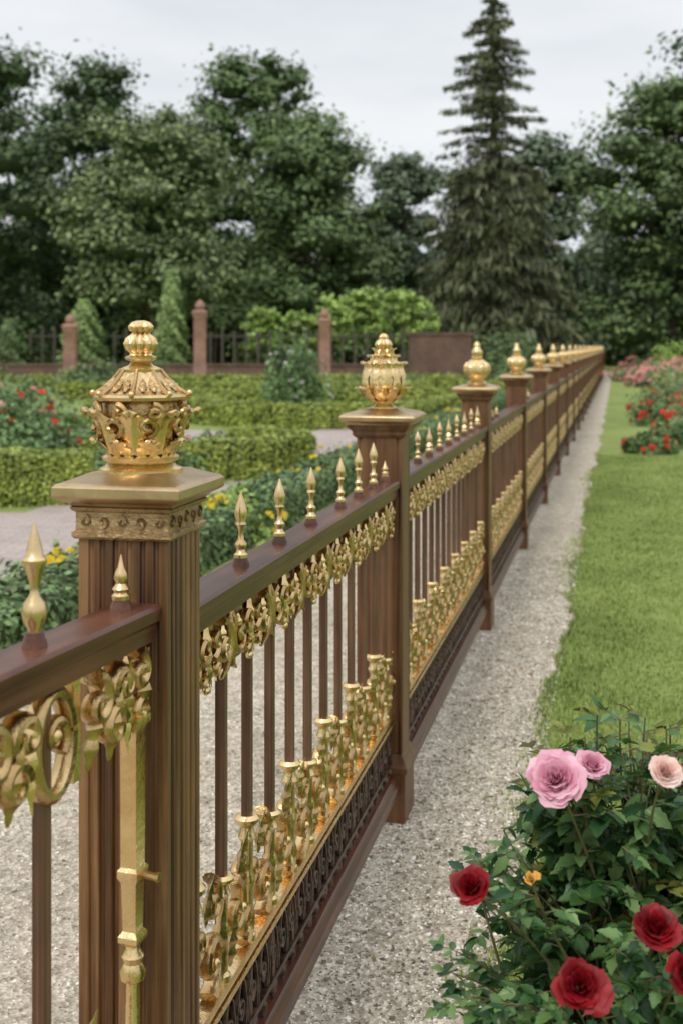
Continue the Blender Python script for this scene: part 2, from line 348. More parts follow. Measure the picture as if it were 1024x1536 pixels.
def crest_unit(g,y,z,w,seed):
    r=random.Random(seed); nr=(1,0,0)
    def sp(cy,cz,r0,r1,a0,a1,ra,rb,x=0,bu=.010):
        tube(g,spir(y+cy,z+cz,r0,r1,a0,a1,26,x,bu),scroll_r(26,ra,rb),8,0,nr,1.6)
    j=r.uniform(-.012,.012); k=r.uniform(-25,25)
    if seed%2==0:
        sp(w*.50,.072,.064,.012,-100+k,400+k,.0115,.006)
        sp(w*.52,.168+j,.040,.009,80,-380+k,.0095,.005,.002)
        sp(w*.14,.130,.026,.007,-90,300,.008,.0045,-.002)
        leaf(g,(.006,y+w*.9,z+.02),(0,-.15,.99),(0,1,0),nr,.15,.013,.014)
        leaf(g,(.008,y+w*.3,z+.15),(0,.15,.98),(0,1,0),nr,.085,.010,.012)
    else:
        sp(w*.36,.110+j,.056,.011,60+k,-420+k,.011,.0055)
        sp(w*.72,.052,.042,.010,-80,400+k,.0105,.0055,.002)
        sp(w*.70,.160+j,.030,.008,200,-200+k,.0085,.0045,.000)
        leaf(g,(.006,y+w*.2,z+.01),(0,.1,.99),(0,1,0),nr,.10,.013,.012)
        leaf(g,(.008,y+w*.55,z+.14),(0,.05,.99),(0,1,0),nr,.105,.012,.016)
    sphere(g,(.016,y+w*.5,z+.072 if seed%2==0 else z+.10),.009)
def panel(L,nbar,spikes,zr=1.08,skipbars=()):
    rail,bars,fr,back,cr,dk,br,sp=[MB() for _ in range(8)]
    def mold(mb,prof,y0,y1):
        n=len(prof); vs=[(x,y0,z) for x,z in prof]+[(x,y1,z) for x,z in prof]
        fs=[(i,(i+1)%n,n+(i+1)%n,n+i) for i in range(n)]+[tuple(range(n-1,-1,-1)),tuple(range(n,2*n))]; mb.add(vs,fs)
    mold(rail,[(-.028,zr-.055),(.028,zr-.055),(.030,zr-.030),(.036,zr-.024),(.038,zr-.006),(.033,zr),(-.033,zr),(-.038,zr-.006),(-.036,zr-.024),(-.030,zr-.030)],0,L)
    mold(br,[(-.03,.095),(.034,.095),(.036,.12),(.030,.128),(.026,.145),(.020,.152),(-.02,.152),(-.026,.145),(-.03,.12)],0,L)
    step=L/nbar
    for i in range(nbar):
        y=step*(i+.5); 
        if i in skipbars: continue
        box(bars,-.009,.009,y-.009,y+.009,.14,zr-.05)
        hh=.245 if i%2==0 else .195
        sleeve(cr,y,.345,hh)
        crest_unit(cr,y,.345,step,i)
    box(cr,-.014,.016,0,L,.328,.345); box(cr,-.008,.020,0,L,.312,.322)
    zt=zr-.058; nu=max(1,round(L/.125)); w=L/nu
    for i in range(nu): frieze_unit(fr,i*w,zt,w,flip=i%2==1,seed=i)
    box(fr,-.012,.016,0,L,zt-.004,zt+.003)
    ny=nu*8; vs=[];fs=[]
    for i in range(ny+1):
        y=L*i/ny; zb=zt-.088-.022*abs(math.sin(pi*i/8))
        for j in range(5):
            z=zt+(zb-zt)*j/4; vs.append((.002+.004*math.sin(i*1.7+j*2.1),y,z))
    for i in range(ny):
        for j in range(4): a=i*5+j; fs.append((a,a+5,a+6,a+1))
    back.add(vs,fs)
    nd=int(L/.07); wd=L/nd
    box(dk,-.004,.000,0,L,.19,.314); box(dk,-.010,.014,0,L,.185,.196)
    for i in range(nd):
        y=i*wd; a=[(.004,y+wd*.08,.198),(.006,y+wd*.1,.25),(.006,y+wd*.28,.29),(.006,y+wd*.5,.308),(.006,y+wd*.72,.29),(.006,y+wd*.9,.25),(.004,y+wd*.92,.198)]
        tube(dk,a,.0048,6,0,(1,0,0),1.6)
        tube(dk,spir(y+wd*.5,.245,.024,.006,-90,330,14,.005),.0042,6,0,(1,0,0),1.6)
        leaf(dk,(.004,y,.20),(0,0,1),(0,1,0),(1,0,0),.11,.010,.010)
        lathe(dk,[(.007,0),(.006,.008),(.013,.014),(.0145,.021),(.012,.028),(.006,.034)],10,(.004,y+wd*.5,.152))
    for q in spikes:
        y,h,kd=q
        lathe(rail,[(.017,-.003),(.016,.006),(.013,.014),(.011,.02)],14,(0,y,zr))
        spike(sp,y,zr+.016,h,0,kd)
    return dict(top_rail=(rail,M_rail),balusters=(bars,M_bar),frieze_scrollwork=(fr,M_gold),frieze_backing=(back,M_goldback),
        lower_gilt_crest=(cr,M_gold),dark_grille=(dk,M_dark),bottom_rail=(br,M_rail),rail_spikes=(sp,M_goldsm))
def place_panel(meshes,M):
    for nme,me in meshes.items(): link(nme,me,FENCE,M)
def pmeshes(p): return {k:mb.mesh(k,[m_]) for k,(mb,m_) in p.items()}

HW=.0725
def shaft(mb,z0,z1,grooves,hw=HW,depth=.006,gw=.005):
    side=[]
    for g in grooves: side+=[(g-gw,0),(g-gw*.5,depth),(g+gw*.5,depth),(g+gw,0)]
    pts=[]
    for k in range(4):
        a=k*pi/2; ca,sa=round(math.cos(a)),round(math.sin(a))
        loc=[(-hw,0)]+side
        for t,d in loc:
            x,y=t,-hw+d; pts.append((x*ca-y*sa,x*sa+y*ca))
    n=len(pts); vs=[(x,y,z0) for x,y in pts]+[(x,y,z1) for x,y in pts]
    mb.add(vs,[(i,(i+1)%n,n+(i+1)%n,n+i) for i in range(n)]+[tuple(range(n-1,-1,-1)),tuple(range(n,2*n))])
CAPZ=1.293
def make_post(grooves,caphw,near):
    b=MB(); shaft(b,.17,1.23,grooves)
    sqprof(b,[(HW+.012,0),(HW+.012,.155),(HW+.018,.16),(HW+.020,.178),(HW+.012,.190),(HW+.006,.205),(HW+.001,.215)])
    f=MB(); cap=MB()
    if near:
        sqprof(f,[(HW+.004,1.206),(HW+.008,1.21),(HW+.008,1.216),(HW+.003,1.219),(HW+.003,1.247),(HW+.008,1.25),(HW+.01,1.255)])
        for k in range(4):
            R=Matrix.Rotation(k*pi/2,4,'Z'); t=MB()
            for j in range(5):
                y=-.06+j*.03
                tube(t,spir(y,1.233,.010,.003,-90 if j%2 else 90,250 if j%2 else -260,12,HW+.004),.0022,5,0,(1,0,0),1.2)
            f.merge(t,R)
        sqprof(cap,[(HW+.008,1.2555),(HW+.014,1.262),(caphw-.006,1.268),(caphw,1.272),(caphw,1.286),(caphw-.005,1.291),(caphw-.012,1.293),(.066,1.303),(.06,1.306)])
    else:
        sqprof(b,[(HW+.004,1.212),(HW+.012,1.222),(HW+.012,1.232),(HW+.022,1.242),(HW+.026,1.252)])
        sqprof(cap,[(caphw-.02,1.253),(caphw-.012,1.262),(caphw-.002,1.266),(caphw,1.270),(caphw,1.28),(caphw-.006,1.285),(caphw-.02,1.291),(.06,1.300),(.055,1.303)])
    return b,f,cap
def finial_crown():
    g=MB(); k=MB(); rf=MB()
    lathe(g,[(.070,0),(.070,.006),(.060,.010),(.055,.016),(.062,.020),(.064,.026),(.056,.030),(.052,.034)],28)
    lathe(k,[(.054,.03),(.058,.05),(.062,.085),(.064,.112),(.060,.120)],28)
    for i in range(8):
        ph=2*pi*i/8+.2
        rleaf(g,[(.052,.033),(.060,.052),(.068,.078),(.077,.097),(.087,.108),(.094,.106),(.093,.098)],ph,.020,.008,lobes=4,n=22)
        ph2=ph+pi/8
        rleaf(g,[(.052,.033),(.058,.042),(.066,.054),(.075,.060),(.080,.056)],ph2,.017,.006,lobes=3)
        for (cu,cz,r0,a0,a1) in ((-.004,.078,.017,-80,330),(.006,.100,.014,100,-320)):
            pts=[]
            for q in range(18):
                t=q/17; r=r0*(.30)**t; a=math.radians(a0+(a1-a0)*t); u=cu+r*math.cos(a); z=cz+r*math.sin(a)
                R=.067+.010*t+ (z-.06)*.12; an=ph2+u/.066; pts.append((R*math.cos(an),R*math.sin(an),z))
            tube(g,pts,scroll_r(18,.0066,.004),7)
    lathe(rf,[(.060,.112),(.070,.116),(.080,.120),(.082,.125),(.077,.129),(.071,.131),(.058,.141),(.046,.153),(.037,.164),(.031,.171)],8,rot=.2)
    for i in range(8):
        a=2*pi*i/8+.2; ca,sa=math.cos(a),math.sin(a)
        tube(g,[(.080*ca,.080*sa,.127),(.060*ca,.060*sa,.140),(.047*ca,.047*sa,.153),(.033*ca,.033*sa,.170)],[.0042,.0036,.0032,.003],6)
        sphere(g,(.081*ca,.081*sa,.131),.005)
        a+=pi/8; ca,sa=math.cos(a),math.sin(a)
        for sg in (-1,1):
            leaf(g,(.064*ca-sg*.010*sa,.064*sa+sg*.010*ca,.134),(-.72*ca+sg*.15*sa,-.72*sa-sg*.15*ca,.69),(-sa,ca,0),(.69*ca,.69*sa,.72),.030,.0055,.002,lobes=3)
    lathe(g,[(.034,.166),(.035,.170),(.030,.173),(.020,.177),(.017,.182),(.026,.187),(.027,.190),(.020,.193)],20)
    lathe(g,[(.018,.192),(.016,.196),(.023,.203),(.0265,.212),(.023,.222),(.015,.228),(.013,.231),(.018,.234),(.0195,.241),(.014,.248),(.006,.251)],40,lob=.26,nl=10)
    return g,k,rf
def finial_leafy():
    g=MB()
    lathe(g,[(.044,0),(.044,.006),(.032,.010),(.026,.016),(.030,.022),(.030,.026),(.024,.030)],22)
    lathe(g,[(.028,.028),(.052,.045),(.062,.075),(.060,.105),(.046,.135),(.030,.152),(.022,.165)],32)
    for i in range(10):
        rleaf(g,[(.030,.028),(.055,.048),(.065,.080),(.063,.110),(.056,.132),(.058,.148),(.067,.154),(.071,.148)],2*pi*i/10,.0185,.008,n=22)
    for i in range(10):
        rleaf(g,[(.052,.095),(.054,.118),(.046,.140),(.036,.158),(.038,.172),(.046,.176),(.049,.170)],2*pi*(i+.5)/10,.014,.007)
    for i in range(10):
        rleaf(g,[(.030,.026),(.052,.036),(.067,.052),(.076,.068),(.084,.074),(.087,.067)],2*pi*(i+.5)/10,.016,.007,lobes=3)
    for i in range(7):
        rleaf(g,[(.022,.155),(.029,.168),(.028,.184),(.033,.196),(.038,.195)],2*pi*(i+.3)/7,.010,.005,lobes=2)
    lathe(g,[(.018,.155),(.026,.165),(.026,.178),(.020,.188),(.018,.192),(.023,.198),(.026,.207),(.021,.218),(.013,.225),(.014,.231),(.010,.238),(.003,.243)],36,lob=.26,nl=9)
    return g
def finial_bulb():
    g=MB()
    lathe(g,[(.055,0),(.055,.008),(.044,.014),(.036,.020),(.036,.026),(.044,.032)],22)
    lathe(g,[(.040,.030),(.056,.042),(.066,.062),(.066,.09),(.056,.112),(.038,.128),(.024,.135)],32,lob=.10,nl=12)
    lathe(g,[(.022,.133),(.030,.140),(.030,.148),(.022,.153)],20)
    lathe(g,[(.02,.15),(.027,.162),(.026,.176),(.018,.19),(.015,.2),(.018,.207),(.012,.218),(.004,.228)],18,lob=.2,nl=8)
    for i in range(12): rleaf(g,[(.052,.042),(.068,.07),(.067,.095),(.054,.116)],2*pi*i/12,.011,.005,lobes=3,n=10)
    return g
SA=1.777; SB=3.794
b,f,cp=make_post([-.052,-.034,-.012,.010,.032,.054],.104,True)
Mx=Matrix.Translation((PX,SA,0))
obj(b,'post',[M_post],FENCE,Mx,bev=.0015); obj(f,'post_neck_relief',[M_frz],FENCE,Mx); obj(cp,'post_cap',[M_capgold],FENCE,Mx,bev=.002)
g,k,rf=finial_crown(); Mf=Matrix.Translation((PX,SA,CAPZ+.010)) @ Matrix.Scale(.95,4)
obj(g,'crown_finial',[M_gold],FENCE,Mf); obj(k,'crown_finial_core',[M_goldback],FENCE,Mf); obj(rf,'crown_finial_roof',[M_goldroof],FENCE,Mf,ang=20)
b,f,cp=make_post([-.06,.06],.120,False)
pm,cm=b.mesh('post',[M_post2]),cp.mesh('post_cap',[M_capgold]); fl=finial_leafy().mesh('leaf_finial',[M_gold]); fb=finial_bulb().mesh('bulb_finial',[M_gold])
posts=[SB]+[6.42+2.6*i for i in range(23)]
for i,s in enumerate(posts):
    Mx=Matrix.Translation((PX,s,0))
    for nm,me in (('post',pm),('post_cap',cm)):
        o=link(nm,me,FENCE,Mx)
        if i<5:
            md=o.modifiers.new('bevel','BEVEL'); md.width=.002; md.segments=2; md.limit_method='ANGLE'; md.angle_limit=math.radians(50)
    link('leaf_finial' if i==0 else 'bulb_finial',fl if i==0 else fb,FENCE,Matrix.Translation((PX,s,1.300)))
PO=PX+.030
y0=SA+HW
pAB=panel(SB-HW-y0,12,[(2.20-y0,.125,0),(2.47-y0,.122,0),(2.74-y0,.12,0),(3.05-y0,.115,0),(3.27-y0,.12,0),(3.48-y0,.12,0),(3.66-y0,.05,2)])
place_panel(pmeshes(pAB),Matrix.Translation((PO,y0,0)))
L=6.42-SB-2*HW
place_panel(pmeshes(panel(L,15,[(.15+.27*i,.10,0 if i%2 else 2) for i in range(9)])),Matrix.Translation((PO,SB+HW,0)))
std=pmeshes(panel(2.6-2*HW,15,[(.14+.27*i,.05,2) for i in range(3)]))
for s in posts[1:-1]: place_panel(std,Matrix.Translation((PO,s+HW,0)))
LN=1.25; RN=Matrix.Translation((PO-.004,SA-HW,0))@Matrix.Rotation(math.radians(-5.2),4,'Z')@Matrix.Translation((0,-LN,0))
pn=panel(LN,7,[(LN-.055,.066,2),(LN-.285,.145,1),(LN-.6,.145,1)],zr=1.112,skipbars=(6,))
del pn['frieze_scrollwork']; del pn['frieze_backing']
g=MB(); zt=1.054; nr=(1,0,0)
box(g,-.012,.014,0,LN,zt-.002,zt+.006)
for j in range(5):
    yo=LN-.255-j*.25
    e=[(0.004,yo+.044*math.cos(a)*1.0,zt-.076+.068*math.sin(a)) for a in np.linspace(.2,2*pi+.1,34)]
    tube(g,e,.0115,9,0,nr,1.3)
    tube(g,spir(yo+.004,zt-.066,.030,.007,-60,420,24,.006),scroll_r(24,.009,.005),8,0,nr,1.4)
    sphere(g,(.010,yo+.004,zt-.066),.010)
    box(g,-.008,.010,yo+.050,yo+.068,zt-.145,zt)
    for (dy,dz,r0,a0,a1) in ((.100,-.050,.038,90,-330),(.145,-.096,.034,0,420),(.172,-.042,.030,200,-220)):
        tube(g,spir(yo+dy,zt+dz,r0,.009,a0,a1,24,.006,.016),scroll_r(24,.0135,.007),9,0,nr,1.6)
    leaf(g,(.010,yo+.085,zt-.140),(0,.25,.97),(0,1,0),nr,.12,.015,.012)
    leaf(g,(.016,yo+.135,zt-.14),(0,.2,.97),(0,1,0),nr,.11,.013,.014)
    leaf(g,(.014,yo+.188,zt-.005),(0,-.1,-.99),(0,1,0),nr,.14,.015,.012)
yb=LN-.032
tube(g,spir(yb-.008,zt-.035,.032,.008,80,-320,22,.010,.014),scroll_r(22,.0125,.007),9,0,nr,1.6)
tube(g,spir(yb-.006,zt-.092,.024,.007,-80,330,22,.010,.014),scroll_r(22,.0105,.006),9,0,nr,1.6)
leaf(g,(.016,yb+.012,zt-.13),(0,0,1),(0,1,0),nr,.13,.015,.012)
leaf(g,(.018,yb-.036,zt-.13),(0,-.1,1),(0,1,0),nr,.125,.014,.012)
ys=LN-.045
sqp=[(.021,.955),(.021,.945),(.0145,.935),(.014,.735),(.018,.73),(.018,.72),(.0135,.712),(.0115,.64),(.017,.633),(.017,.625),(.011,.618)]
vs=[]
for hw,z in sqp[::-1]:
    for sx,sy in ((-1,-1),(1,-1),(1,1),(-1,1)): vs.append((.014+sx*hw*.9,ys+sy*hw,z))
n=len(sqp); g.add(vs,[(i*4+q,i*4+(q+1)%4,(i+1)*4+(q+1)%4,(i+1)*4+q) for i in range(n-1) for q in range(4)]+[(3,2,1,0),tuple((n-1)*4+q for q in range(4))])
lathe(g,[(.009,.0),(.018,.006),(.020,.018),(.014,.03),(.017,.04),(.011,.05),(.010,.06)],14,(.014,ys,.562))
lathe(g,[(.020,0),(.014,.01),(.011,.05),(.016,.1),(.012,.14),(.010,.22)],14,(.014,ys,.345))
tube(g,[(.02,ys,.725),(.05,ys,.722),(.058,ys,.722)],[.006,.006,.008],8)
place_panel(pmeshes(pn),RN); obj(g,'open_scrollwork',[M_gold],FENCE,RN)

# ------------------------------------------------------------------ hedges, beds
def hedge(name,pts,w,h,mat,nleaf,ls,closed=False):
    e=empty(name); P=np.array(pts,float)
    d=np.r_[0,np.cumsum(np.linalg.norm(np.diff(P,axis=0),axis=1))]; Lt=d[-1]
    def at(q):
        X=np.interp(q,d,P[:,0]);Y=np.interp(q,d,P[:,1]); X2=np.interp(q+.01,d,P[:,0]);Y2=np.interp(q+.01,d,P[:,1])
        X1=np.interp(q-.01,d,P[:,0]);Y1=np.interp(q-.01,d,P[:,1]); tx,ty=X2-X1,Y2-Y1; l=np.hypot(tx,ty)+1e-9; return X,Y,tx/l,ty/l
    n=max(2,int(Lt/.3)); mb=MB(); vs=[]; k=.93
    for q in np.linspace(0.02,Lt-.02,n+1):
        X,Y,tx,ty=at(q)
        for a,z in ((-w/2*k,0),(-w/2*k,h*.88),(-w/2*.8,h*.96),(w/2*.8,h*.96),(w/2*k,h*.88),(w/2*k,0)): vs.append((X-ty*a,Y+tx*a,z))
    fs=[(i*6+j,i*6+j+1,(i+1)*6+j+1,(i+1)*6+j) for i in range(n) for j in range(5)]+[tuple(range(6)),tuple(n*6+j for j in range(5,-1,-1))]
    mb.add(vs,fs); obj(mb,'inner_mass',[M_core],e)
    q=rng.random(nleaf)*Lt; per=rng.random(nleaf)*(2*h+w); X,Y,tx,ty=at(q)
    left=per<h; top=(per>=h)&(per<h+w)
    a=np.where(left,-w/2,np.where(top,per-h-w/2,w/2)); z=np.where(left,per,np.where(top,h,per-h-w))
    und=.014*np.sin(q*5)+.010*np.sin(q*13+1)+rng.normal(size=nleaf)*ls*.4
    na=np.where(left,-1.,np.where(top,0.,1.)); nz=np.where(top,1.8,.35)
    a=a+na*und; z=np.maximum(.01,z+np.where(top,und,0))
    T=np.stack([X-ty*a,Y+tx*a,z],1)
    ne=int(nleaf*.06)
    for sgn,qq in ((-1,0.0),(1,Lt)):
        X0,Y0,t0,t1=at(qq); aa=(rng.random(ne)-.5)*w; T2=np.stack([X0-t1*aa+sgn*t0*.01,Y0+t0*aa+sgn*t1*.01,rng.random(ne)*h],1); T=np.r_[T,T2]
    nn=np.stack([-ty*na,tx*na,nz],1); nn=np.r_[nn,np.tile([[0,-1,.3]],(2*ne,1))]+rng.normal(size=(nleaf+2*ne,3))*.45
    bulk('leaves',QV,QF,frames(nn),rng.uniform(.7,1.4,len(T))*ls,T,mat,e); return e
def arc(cx,cy,r,a0,a1,n=20): return [(cx+r*math.cos(math.radians(a)),cy+r*math.sin(math.radians(a))) for a in np.linspace(a0,a1,n)]
def bush(name,c,rx,ry,h,nleaf,ls,mat,flowers=[],z0=0,lob=.25):
    e=empty(name); cx,cy=c
    def samp(n,shell):
        ph=rng.random(n)*2*pi; u=rng.random(n); el=np.arcsin(u); r=shell
        f=1+lob*np.sin(ph*3+cx)*np.cos(el*4+cy)+lob*.6*np.sin(ph*7+cy*2)*np.sin(el*6)+lob*.5*np.sin(ph*13)*np.cos(el*11)
        r=r*f; x=cx+rx*r*np.cos(el)*np.cos(ph); y=cy+ry*r*np.cos(el)*np.sin(ph); z=z0+(h-z0)*r*np.sin(el)
        return np.stack([x,y,np.maximum(z,.02)],1),np.stack([np.cos(el)*np.cos(ph),np.cos(el)*np.sin(ph),np.sin(el)],1)
    T,nn=samp(nleaf,rng.random(nleaf)**.35)
    bulk('foliage',QV,QF,frames(nn+rng.normal(size=nn.shape)*.6),rng.uniform(.6,1.4,nleaf)*ls,T,mat,e)
    for m_,k,sz in flowers:
        T,nn=samp(k,rng.uniform(.97,1.08,k)); nn[:,2]+=.5
        bulk('blooms',RV,RF,frames(nn+rng.normal(size=nn.shape)*.3),rng.uniform(.7,1.3,k)*sz,T,m_,e)
    mb=MB()
    for i in range(7):
        a=i*2.4; tube(mb,[(cx,cy,0),(cx+rx*.2*math.cos(a),cy+ry*.2*math.sin(a),h*.4),(cx+rx*.55*math.cos(a),cy+ry*.55*math.sin(a),h*.8)],.012,5)
    obj(mb,'stems',[M_bark],e); return e
e=hedge('flower_border_hedge',[FL(-2.95,s) for s in (3,8,14,22,34)],.55,.27,M_shrub,50000,.045)
k=420; s_a=rng.random(k)**1.3*24+4; cl=(np.sin(s_a*2.3)+np.sin(s_a*5.1+1)>.75); s_a=s_a[cl]; xx=-2.95+(rng.random(len(s_a))-.5)*.5
T=np.array([[*FL(a_,b_),.29+rng.random()*.05] for a_,b_ in zip(xx,s_a)]); nn=rng.normal(size=T.shape)*.4; nn[:,2]+=1; nn[:,1]-=.5
bulk('yellow_blooms',RV,RF,frames(nn),rng.uniform(.03,.06,len(T)),T,M_yel,e)
for s,nf in ((8.7,10),(9.5,3),(11.5,3)):
    x_,y_=FL(-2.85,s); bush('yellow_flower_plant',(x_,y_),.28,.28,.42,1300,.05,M_lime if nf>5 else M_shrub,[(M_yel,nf,.085)])
for s in (5.6,6.3,7.2,13,15): 
    x_,y_=FL(-3.0,s); bush('border_plant',(x_,y_),.3,.3,.36,1300,.045,M_lf_ol)
hedge('box_hedge',[(-7.5,11.1),(-5,11.3),(-2.45,11.75)],.8,.46,M_hedge,38000,.04)
hedge('box_hedge',arc(-1.75,14.6,1.15,-150,70),.5,.42,M_hedge,22000,.045)
hedge('box_hedge',[(-3.1,19.2),(-5.5,18.2)],.5,.42,M_hedge,7000,.05)
hedge('box_hedge',arc(-.2,24.6,2.6,175,300,18),.6,.42,M_hedge,16000,.06)
hedge('box_hedge',[(-5,23.5),(-3.4,23.8),(-2.6,26)],.6,.42,M_hedge,9000,.06)
hedge('box_hedge',[(-6,29),(-1.5,29.5),(3,30.5)],.7,.42,M_hedge,14000,.07)
hedge('box_hedge',[(-8,34),(-1.5,34.6),(5,36)],.8,.45,M_hedge,14000,.08)
hedge('box_hedge',[(1.2,22.2),(2.6,26.5)],.6,.42,M_hedge,9000,.06)
hedge('box_hedge',[(-13,40),(-3,40.5),(7,42)],.8,.5,M_hedge,14000,.1)
for (x,y,rx,ry,h,fl) in ((-5.9,14.8,1.3,1.2,.95,[(M_redorange,18,.11),(M_bedpink,16,.1)]),(-4.0,14.2,1.0,.9,.68,[(M_redorange,34,.105)]),(-4.9,17.2,1.3,1.1,.95,[(M_bedpink,28,.12),(M_redorange,12,.1)]),
        (-3.0,15.5,.8,.7,.45,[(M_white,8,.07)]),(-6.6,18.5,1.6,1.2,1.2,[(M_bedpink,24,.12)])):
    bush('rose_shrub',(x,y),rx,ry,h,6500,.075,M_shrub,fl)
bush('mixed_planting',(-2.3,13.0),.8,.6,.42,5000,.06,M_shrub,[(M_white,10,.05)])
bush('mixed_planting',(-1.7,14.6),.7,.7,.42,4000,.06,M_lf_ol)
bush('white_flowering_shrub',(-1.1,27),.75,.7,1.55,8000,.08,M_shrub,[(M_white,60,.08)],lob=.3)
bush('green_shrub',(-4.3,27),1.0,.8,.6,4000,.1,M_shrub); bush('green_shrub',(-8.5,26),2.2,1.0,.9,6000,.1,M_lf_ol)
bush('green_shrub',(1.6,38),1.4,.8,.6,4000,.12,M_lf_mid); bush('green_shrub',(5.2,39),1.2,.8,.8,4000,.12,M_lf_mid)
bush('green_shrub',(-12,32),3,1.5,1.3,6000,.12,M_lf_mid)
bush('green_shrub',(-7.4,38),2,1.0,1.0,4000,.12,M_lf_mid)
for (x,y,rx,ry,h,fl,mt) in ((4.35,16.9,.36,.30,.26,[(M_redorange,24,.085)],M_shrub),(5.35,17.8,.75,.6,.45,[(M_redorange,4,.09)],M_shrub),(6.4,20.4,.9,.8,.45,[(M_redorange,6,.1)],M_lf_ol),
      (6.15,22.8,.6,.6,.48,[(M_redorange,55,.11)],M_shrub),(7.0,24.0,.7,.7,.5,[(M_redorange,45,.11)],M_shrub),(7.6,27,1.0,1.0,.85,[(M_redorange,10,.11)],M_lf_ol),(8.6,30,1.1,1.4,1.05,[(M_white,16,.1)],M_lime)):
    bush('rose_shrub',(x,y),rx,ry,h,6000,.06,mt,fl)
bush('pink_rose_bed',(13.4,52),1.5,3,.75,9000,.12,M_shrub,[(M_bedpink,420,.18)])
bush('pink_rose_bed',(12.4,44),1.5,2.2,.70,9000,.12,M_shrub,[(M_bedpink,360,.16)])
bush('pink_rose_bed',(15.6,53),1.8,2.5,.85,9000,.12,M_shrub,[(M_bedpink,460,.18)])
bush('green_shrub',(18.0,60),2.4,2,1.9,6000,.16,M_lime)
bush('green_shrub',(21.5,66),3,2,1.6,5000,.2,M_lf_ol)

# ------------------------------------------------------------------ brick structures
def pillar(x,y,h,w=.42):
    e=empty('terracotta_pillar',(x,y,0)); mb=MB(); q=w/2
    sqprof(mb,[(q*1.25,0),(q*1.25,.25),(q*1.1,.3),(q,.34),(q,h-.42),(q*1.12,h-.38),(q*1.15,h-.30),(q*1.05,h-.27)]); obj(mb,'shaft',[M_terra],e,bev=.01)
    mb=MB(); sqprof(mb,[(q*1.25,h-.269),(q*1.25,h-.2),(q*.95,h-.15),(q*.5,h-.12)]); lathe(mb,[(q*.45,h-.13),(q*.8,h-.06),(q*.85,h+.03),(q*.6,h+.14),(q*.2,h+.2),(.02,h+.24)],14); obj(mb,'coping',[M_terra],e)
pillar(-9.7,43,2.45); pillar(-5.05,43,2.95); pillar(-.62,45,2.7)
mb=MB(); box(mb,2.7,5.2,48,48.4,0,1.95); box(mb,2.6,5.3,47.95,48.45,1.95,2.05); obj(mb,'brick_wall',[M_brickw],bev=.01)
mb=MB(); box(mb,-22,2.6,47.2,47.5,0,.75); box(mb,-22,2.6,47.15,47.55,.75,.83); obj(mb,'low_brick_wall',[M_brickw])
mb=MB()
for i in range(60):
    x=-24+i*.5; box(mb,x,x+.1,50,50.1,0,2.2+.08*math.sin(i*3))
    box(mb,x+.1,x+.5,50.03,50.07,1.9,1.98)
obj(mb,'trellis_fence',[M_palepost])
bush('green_shrub',(7.0,50),1.6,1.2,2.0,6000,.14,M_lf_mid)

# ------------------------------------------------------------------ trees
def tree(name,X,Y,H,R,mat,seed,n=13000,ls=.34,base=.25,cl=46,shape=1.0,trunk=.28,lean=0,core=True):
    r=np.random.default_rng(seed); e=empty(name,(X,Y,0)); tb=MB(); cb=MB()
    zb=H*base
    tp=[(0,0,-.1),(.1*lean,0,H*.15),(.3*lean+.1,0,H*.4),(.5*lean,.1,H*.7),(.5*lean,0,H*.92)]
    tube(tb,tp,[trunk*1.4,trunk,trunk*.8,trunk*.45,trunk*.1],9)
    Cs=[];Rs=[]
    for i in range(cl):
        t=(i+.5)/cl; z=zb+(H-zb)*t**.9*.95
        prof=math.sin(pi*min(1,(.16+.84*t)**shape*.93))**.65
        a=i*2.39996+r.random()*.8; q=R*prof*(.25+.72*r.random())
        c=np.array([q*math.cos(a)+.4*lean,q*math.sin(a),z+r.normal()*H*.025]); Cs.append(c); rr=R*(.15+.20*r.random()**1.5); Rs.append(rr)
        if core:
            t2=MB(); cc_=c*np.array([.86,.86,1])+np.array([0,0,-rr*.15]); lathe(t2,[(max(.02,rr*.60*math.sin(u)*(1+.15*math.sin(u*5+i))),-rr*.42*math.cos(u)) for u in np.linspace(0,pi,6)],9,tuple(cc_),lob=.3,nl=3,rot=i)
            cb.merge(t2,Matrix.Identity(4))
        if i%2==0:
            z0=max(H*.2,z-abs(q)*.7-H*.05); tube(tb,[(0,0,z0),(c[0]*.45,c[1]*.45,(z0+z)/2+.3),tuple(c)],[trunk*.35,trunk*.2,.03],6)
    Cs=np.array(Cs);Rs=np.array(Rs); pr=Rs**2/np.sum(Rs**2); ci=r.choice(cl,n,p=pr)
    d=r.normal(size=(n,3)); d/=np.linalg.norm(d,axis=1)[:,None]; d[:,2]=np.where(d[:,2]<-.3,-d[:,2]*.8,d[:,2])
    rad=Rs[ci]*(.45+.75*r.random(n))*(1+.25*np.sin(d[:,0]*7+ci)+.2*np.sin(d[:,1]*9+ci*2))
    T=Cs[ci]+d*rad[:,None]*np.array([1.2,1.2,.72]); T[:,2]-=.12*(d[:,0]**2+d[:,1]**2)*Rs[ci]
    m_=int(n*.18); i2=r.integers(0,n,m_); T[i2]+=r.normal(size=(m_,3))*R*np.array([.12,.12,.09])
    nn=d*.8+r.normal(size=(n,3))*.5; nn[:,2]+=.55
    obj(tb,'trunk_and_limbs',[M_bark],e)
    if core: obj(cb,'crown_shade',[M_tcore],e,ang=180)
    bulk('crown',QV,QF,frames(nn),r.uniform(.6,1.4,n)*ls,T,mat,e); return e
tree('broadleaf_tree',-22.5,72,19.8,6.6,M_lf_dark,1,23000,.36,.0,80)
tree('broadleaf_tree',-17.0,82,20.8,6.2,M_lf_dark,2,20000,.40,.0,76)
tree('broadleaf_tree',-10.2,66,14.2,5.0,M_lf_ol,3,24000,.30,.24,80,1.0,.22)
